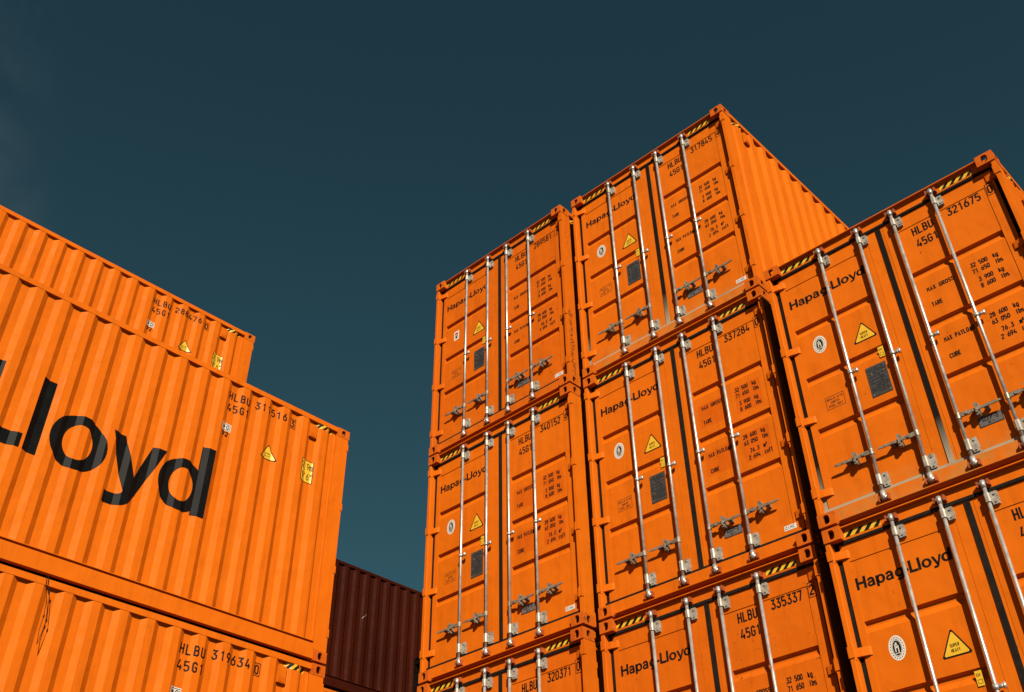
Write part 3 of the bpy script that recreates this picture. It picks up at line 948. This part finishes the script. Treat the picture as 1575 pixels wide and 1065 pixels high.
# the long-side stack on the left, doors turned away
LX, LY = -2.824, -1.176
for tier, num, chk, lab, kw in (
    (2, '311516', '3', 'orange container seen from its long side with giant black company lettering', dict(side_marks=True)),
    (1, '319634', '0', 'orange container seen from its long side, numbered 319634, under the giant lettering', dict(side_marks=True, mat='orange')),
    (0, '325570', '2', 'orange container on the ground at the foot of the long-side stack', dict(full=False))):
    container(N_, lab, (LX - W / 2, LY - L / 2, base(tier)), rot=math.pi, num=num, chk=chk, **kw)
for tier, num, chk, lab, kw in (
    (3, '288476', '0', 'orange container numbered 288476 rising behind the one with giant lettering', dict(side_marks=True)),
    (2, None, '0', 'orange container hidden behind the giant lettering, under container 288476', dict(full=False)),
    (1, None, '0', 'orange container hidden behind container 319634, second from the ground', dict(full=False)),
    (0, None, '0', 'orange container on the ground behind the long-side stack', dict(full=False))):
    container(N_, lab, (-5.513 - W / 2, -1.195 - L / 2, base(tier)), rot=math.pi, num=num, chk=chk, **kw)
# far stack with the brown box on top, and a black one in front of its right end
for tier, lab, kw in (
    (3, 'dark brown container seen between the two orange blocks, in the distance', dict(mat='brown', h=2.591, full=False)),
    (2, 'orange container directly beneath the dark brown one', dict(full=False)),
    (1, 'orange container two below the dark brown one', dict(full=False)),
    (0, 'orange container on the ground at the foot of the brown-topped stack', dict(full=False))):
    container(N_, lab, RB(-10.258 - W, -.023, tier) if tier < 3 else (-10.258 - W / 2, -.023 + L / 2, base(3) + .02), **kw)
for tier, lab in ((2, 'black container just beside the left column of doors, in front of the brown one'), (1, 'black container second from the ground in the black stack'), (0, 'black container on the ground at the foot of the black stack')):
    container(N_, lab, RB(-5.513 - W, 4.54, tier), mat='dark', full=False)

# a loose wire hanging down the long-side stack, and chalk scribbles on a post
def loose_wire():
    mb = MB(); x = LX + .03
    z = base(1) + H
    y = LY
    pts = [(x - .04, -4.329, z + .02), (x - .024, -4.325, z - .006), (x - .024, -4.318, z - .07), (x - .012, -4.29, z - .12), (x, -4.262, z - .30), (x, -4.25, z - .37), (x, -4.262, z - .50), (x, -4.276, z - .60)]
    pts2 = [(x - .04, -4.345, z + .02), (x - .026, -4.342, z - .01), (x - .022, -4.335, z - .08), (x - .004, -4.30, z - .20), (x, -4.285, z - .34), (x, -4.290, z - .48), (x, -4.276, z - .60)]
    mb.tube(pts, .0030); mb.tube(pts2, .0026)
    for p in (pts[3], pts[5], pts2[4]): mb.cyl(p, (p[0], p[1], p[2] - .025), .007, 8)
    o = link('hanging_wire', mb.data('hanging_wire', [M['ink']], shift=False), None)
    tagged(o, 'thin dark wire dangling over the side of container 319634', 'wire')
loose_wire()
def chalk():
    root = [o for o in bpy.data.objects if o.get('label', '').startswith('orange container number 289581')][0]
    mb = MB(); rnd = random.Random(4)
    strokes = []
    z = 1.12
    while z > .18:                                   # an illegible scrawl running down the post
        a, b = rnd.uniform(.045, .075), rnd.uniform(.09, .135)
        l = rnd.uniform(.03, .09)
        strokes.append([(a, z), (b, z - l * rnd.uniform(.2, .6)), (rnd.uniform(a, b), z - l), (b * .9, z - l * 1.25)][:rnd.choice((2, 3, 3, 4))])
        z -= l * rnd.uniform(.5, 1.0)
    for st in strokes:
        for P in ribbon(st, .006): mb.poly([(W - .0025, p[0], p[1]) for p in P])
    link('scribble_mark', mb.data('scribble_mark', [M['ink_soft']], fix=False), root)
chalk()

def scratch():
    root = [o for o in bpy.data.objects if o.get('label', '').startswith('dark brown')][0]
    me = on_side('scratch_mark', [('bracket', ribbon([(5.12, 1.545), (5.16, 1.60), (5.19, 1.605), (5.215, 1.66)], .006))], True)
    link('scratch_mark', me, root)
scratch()
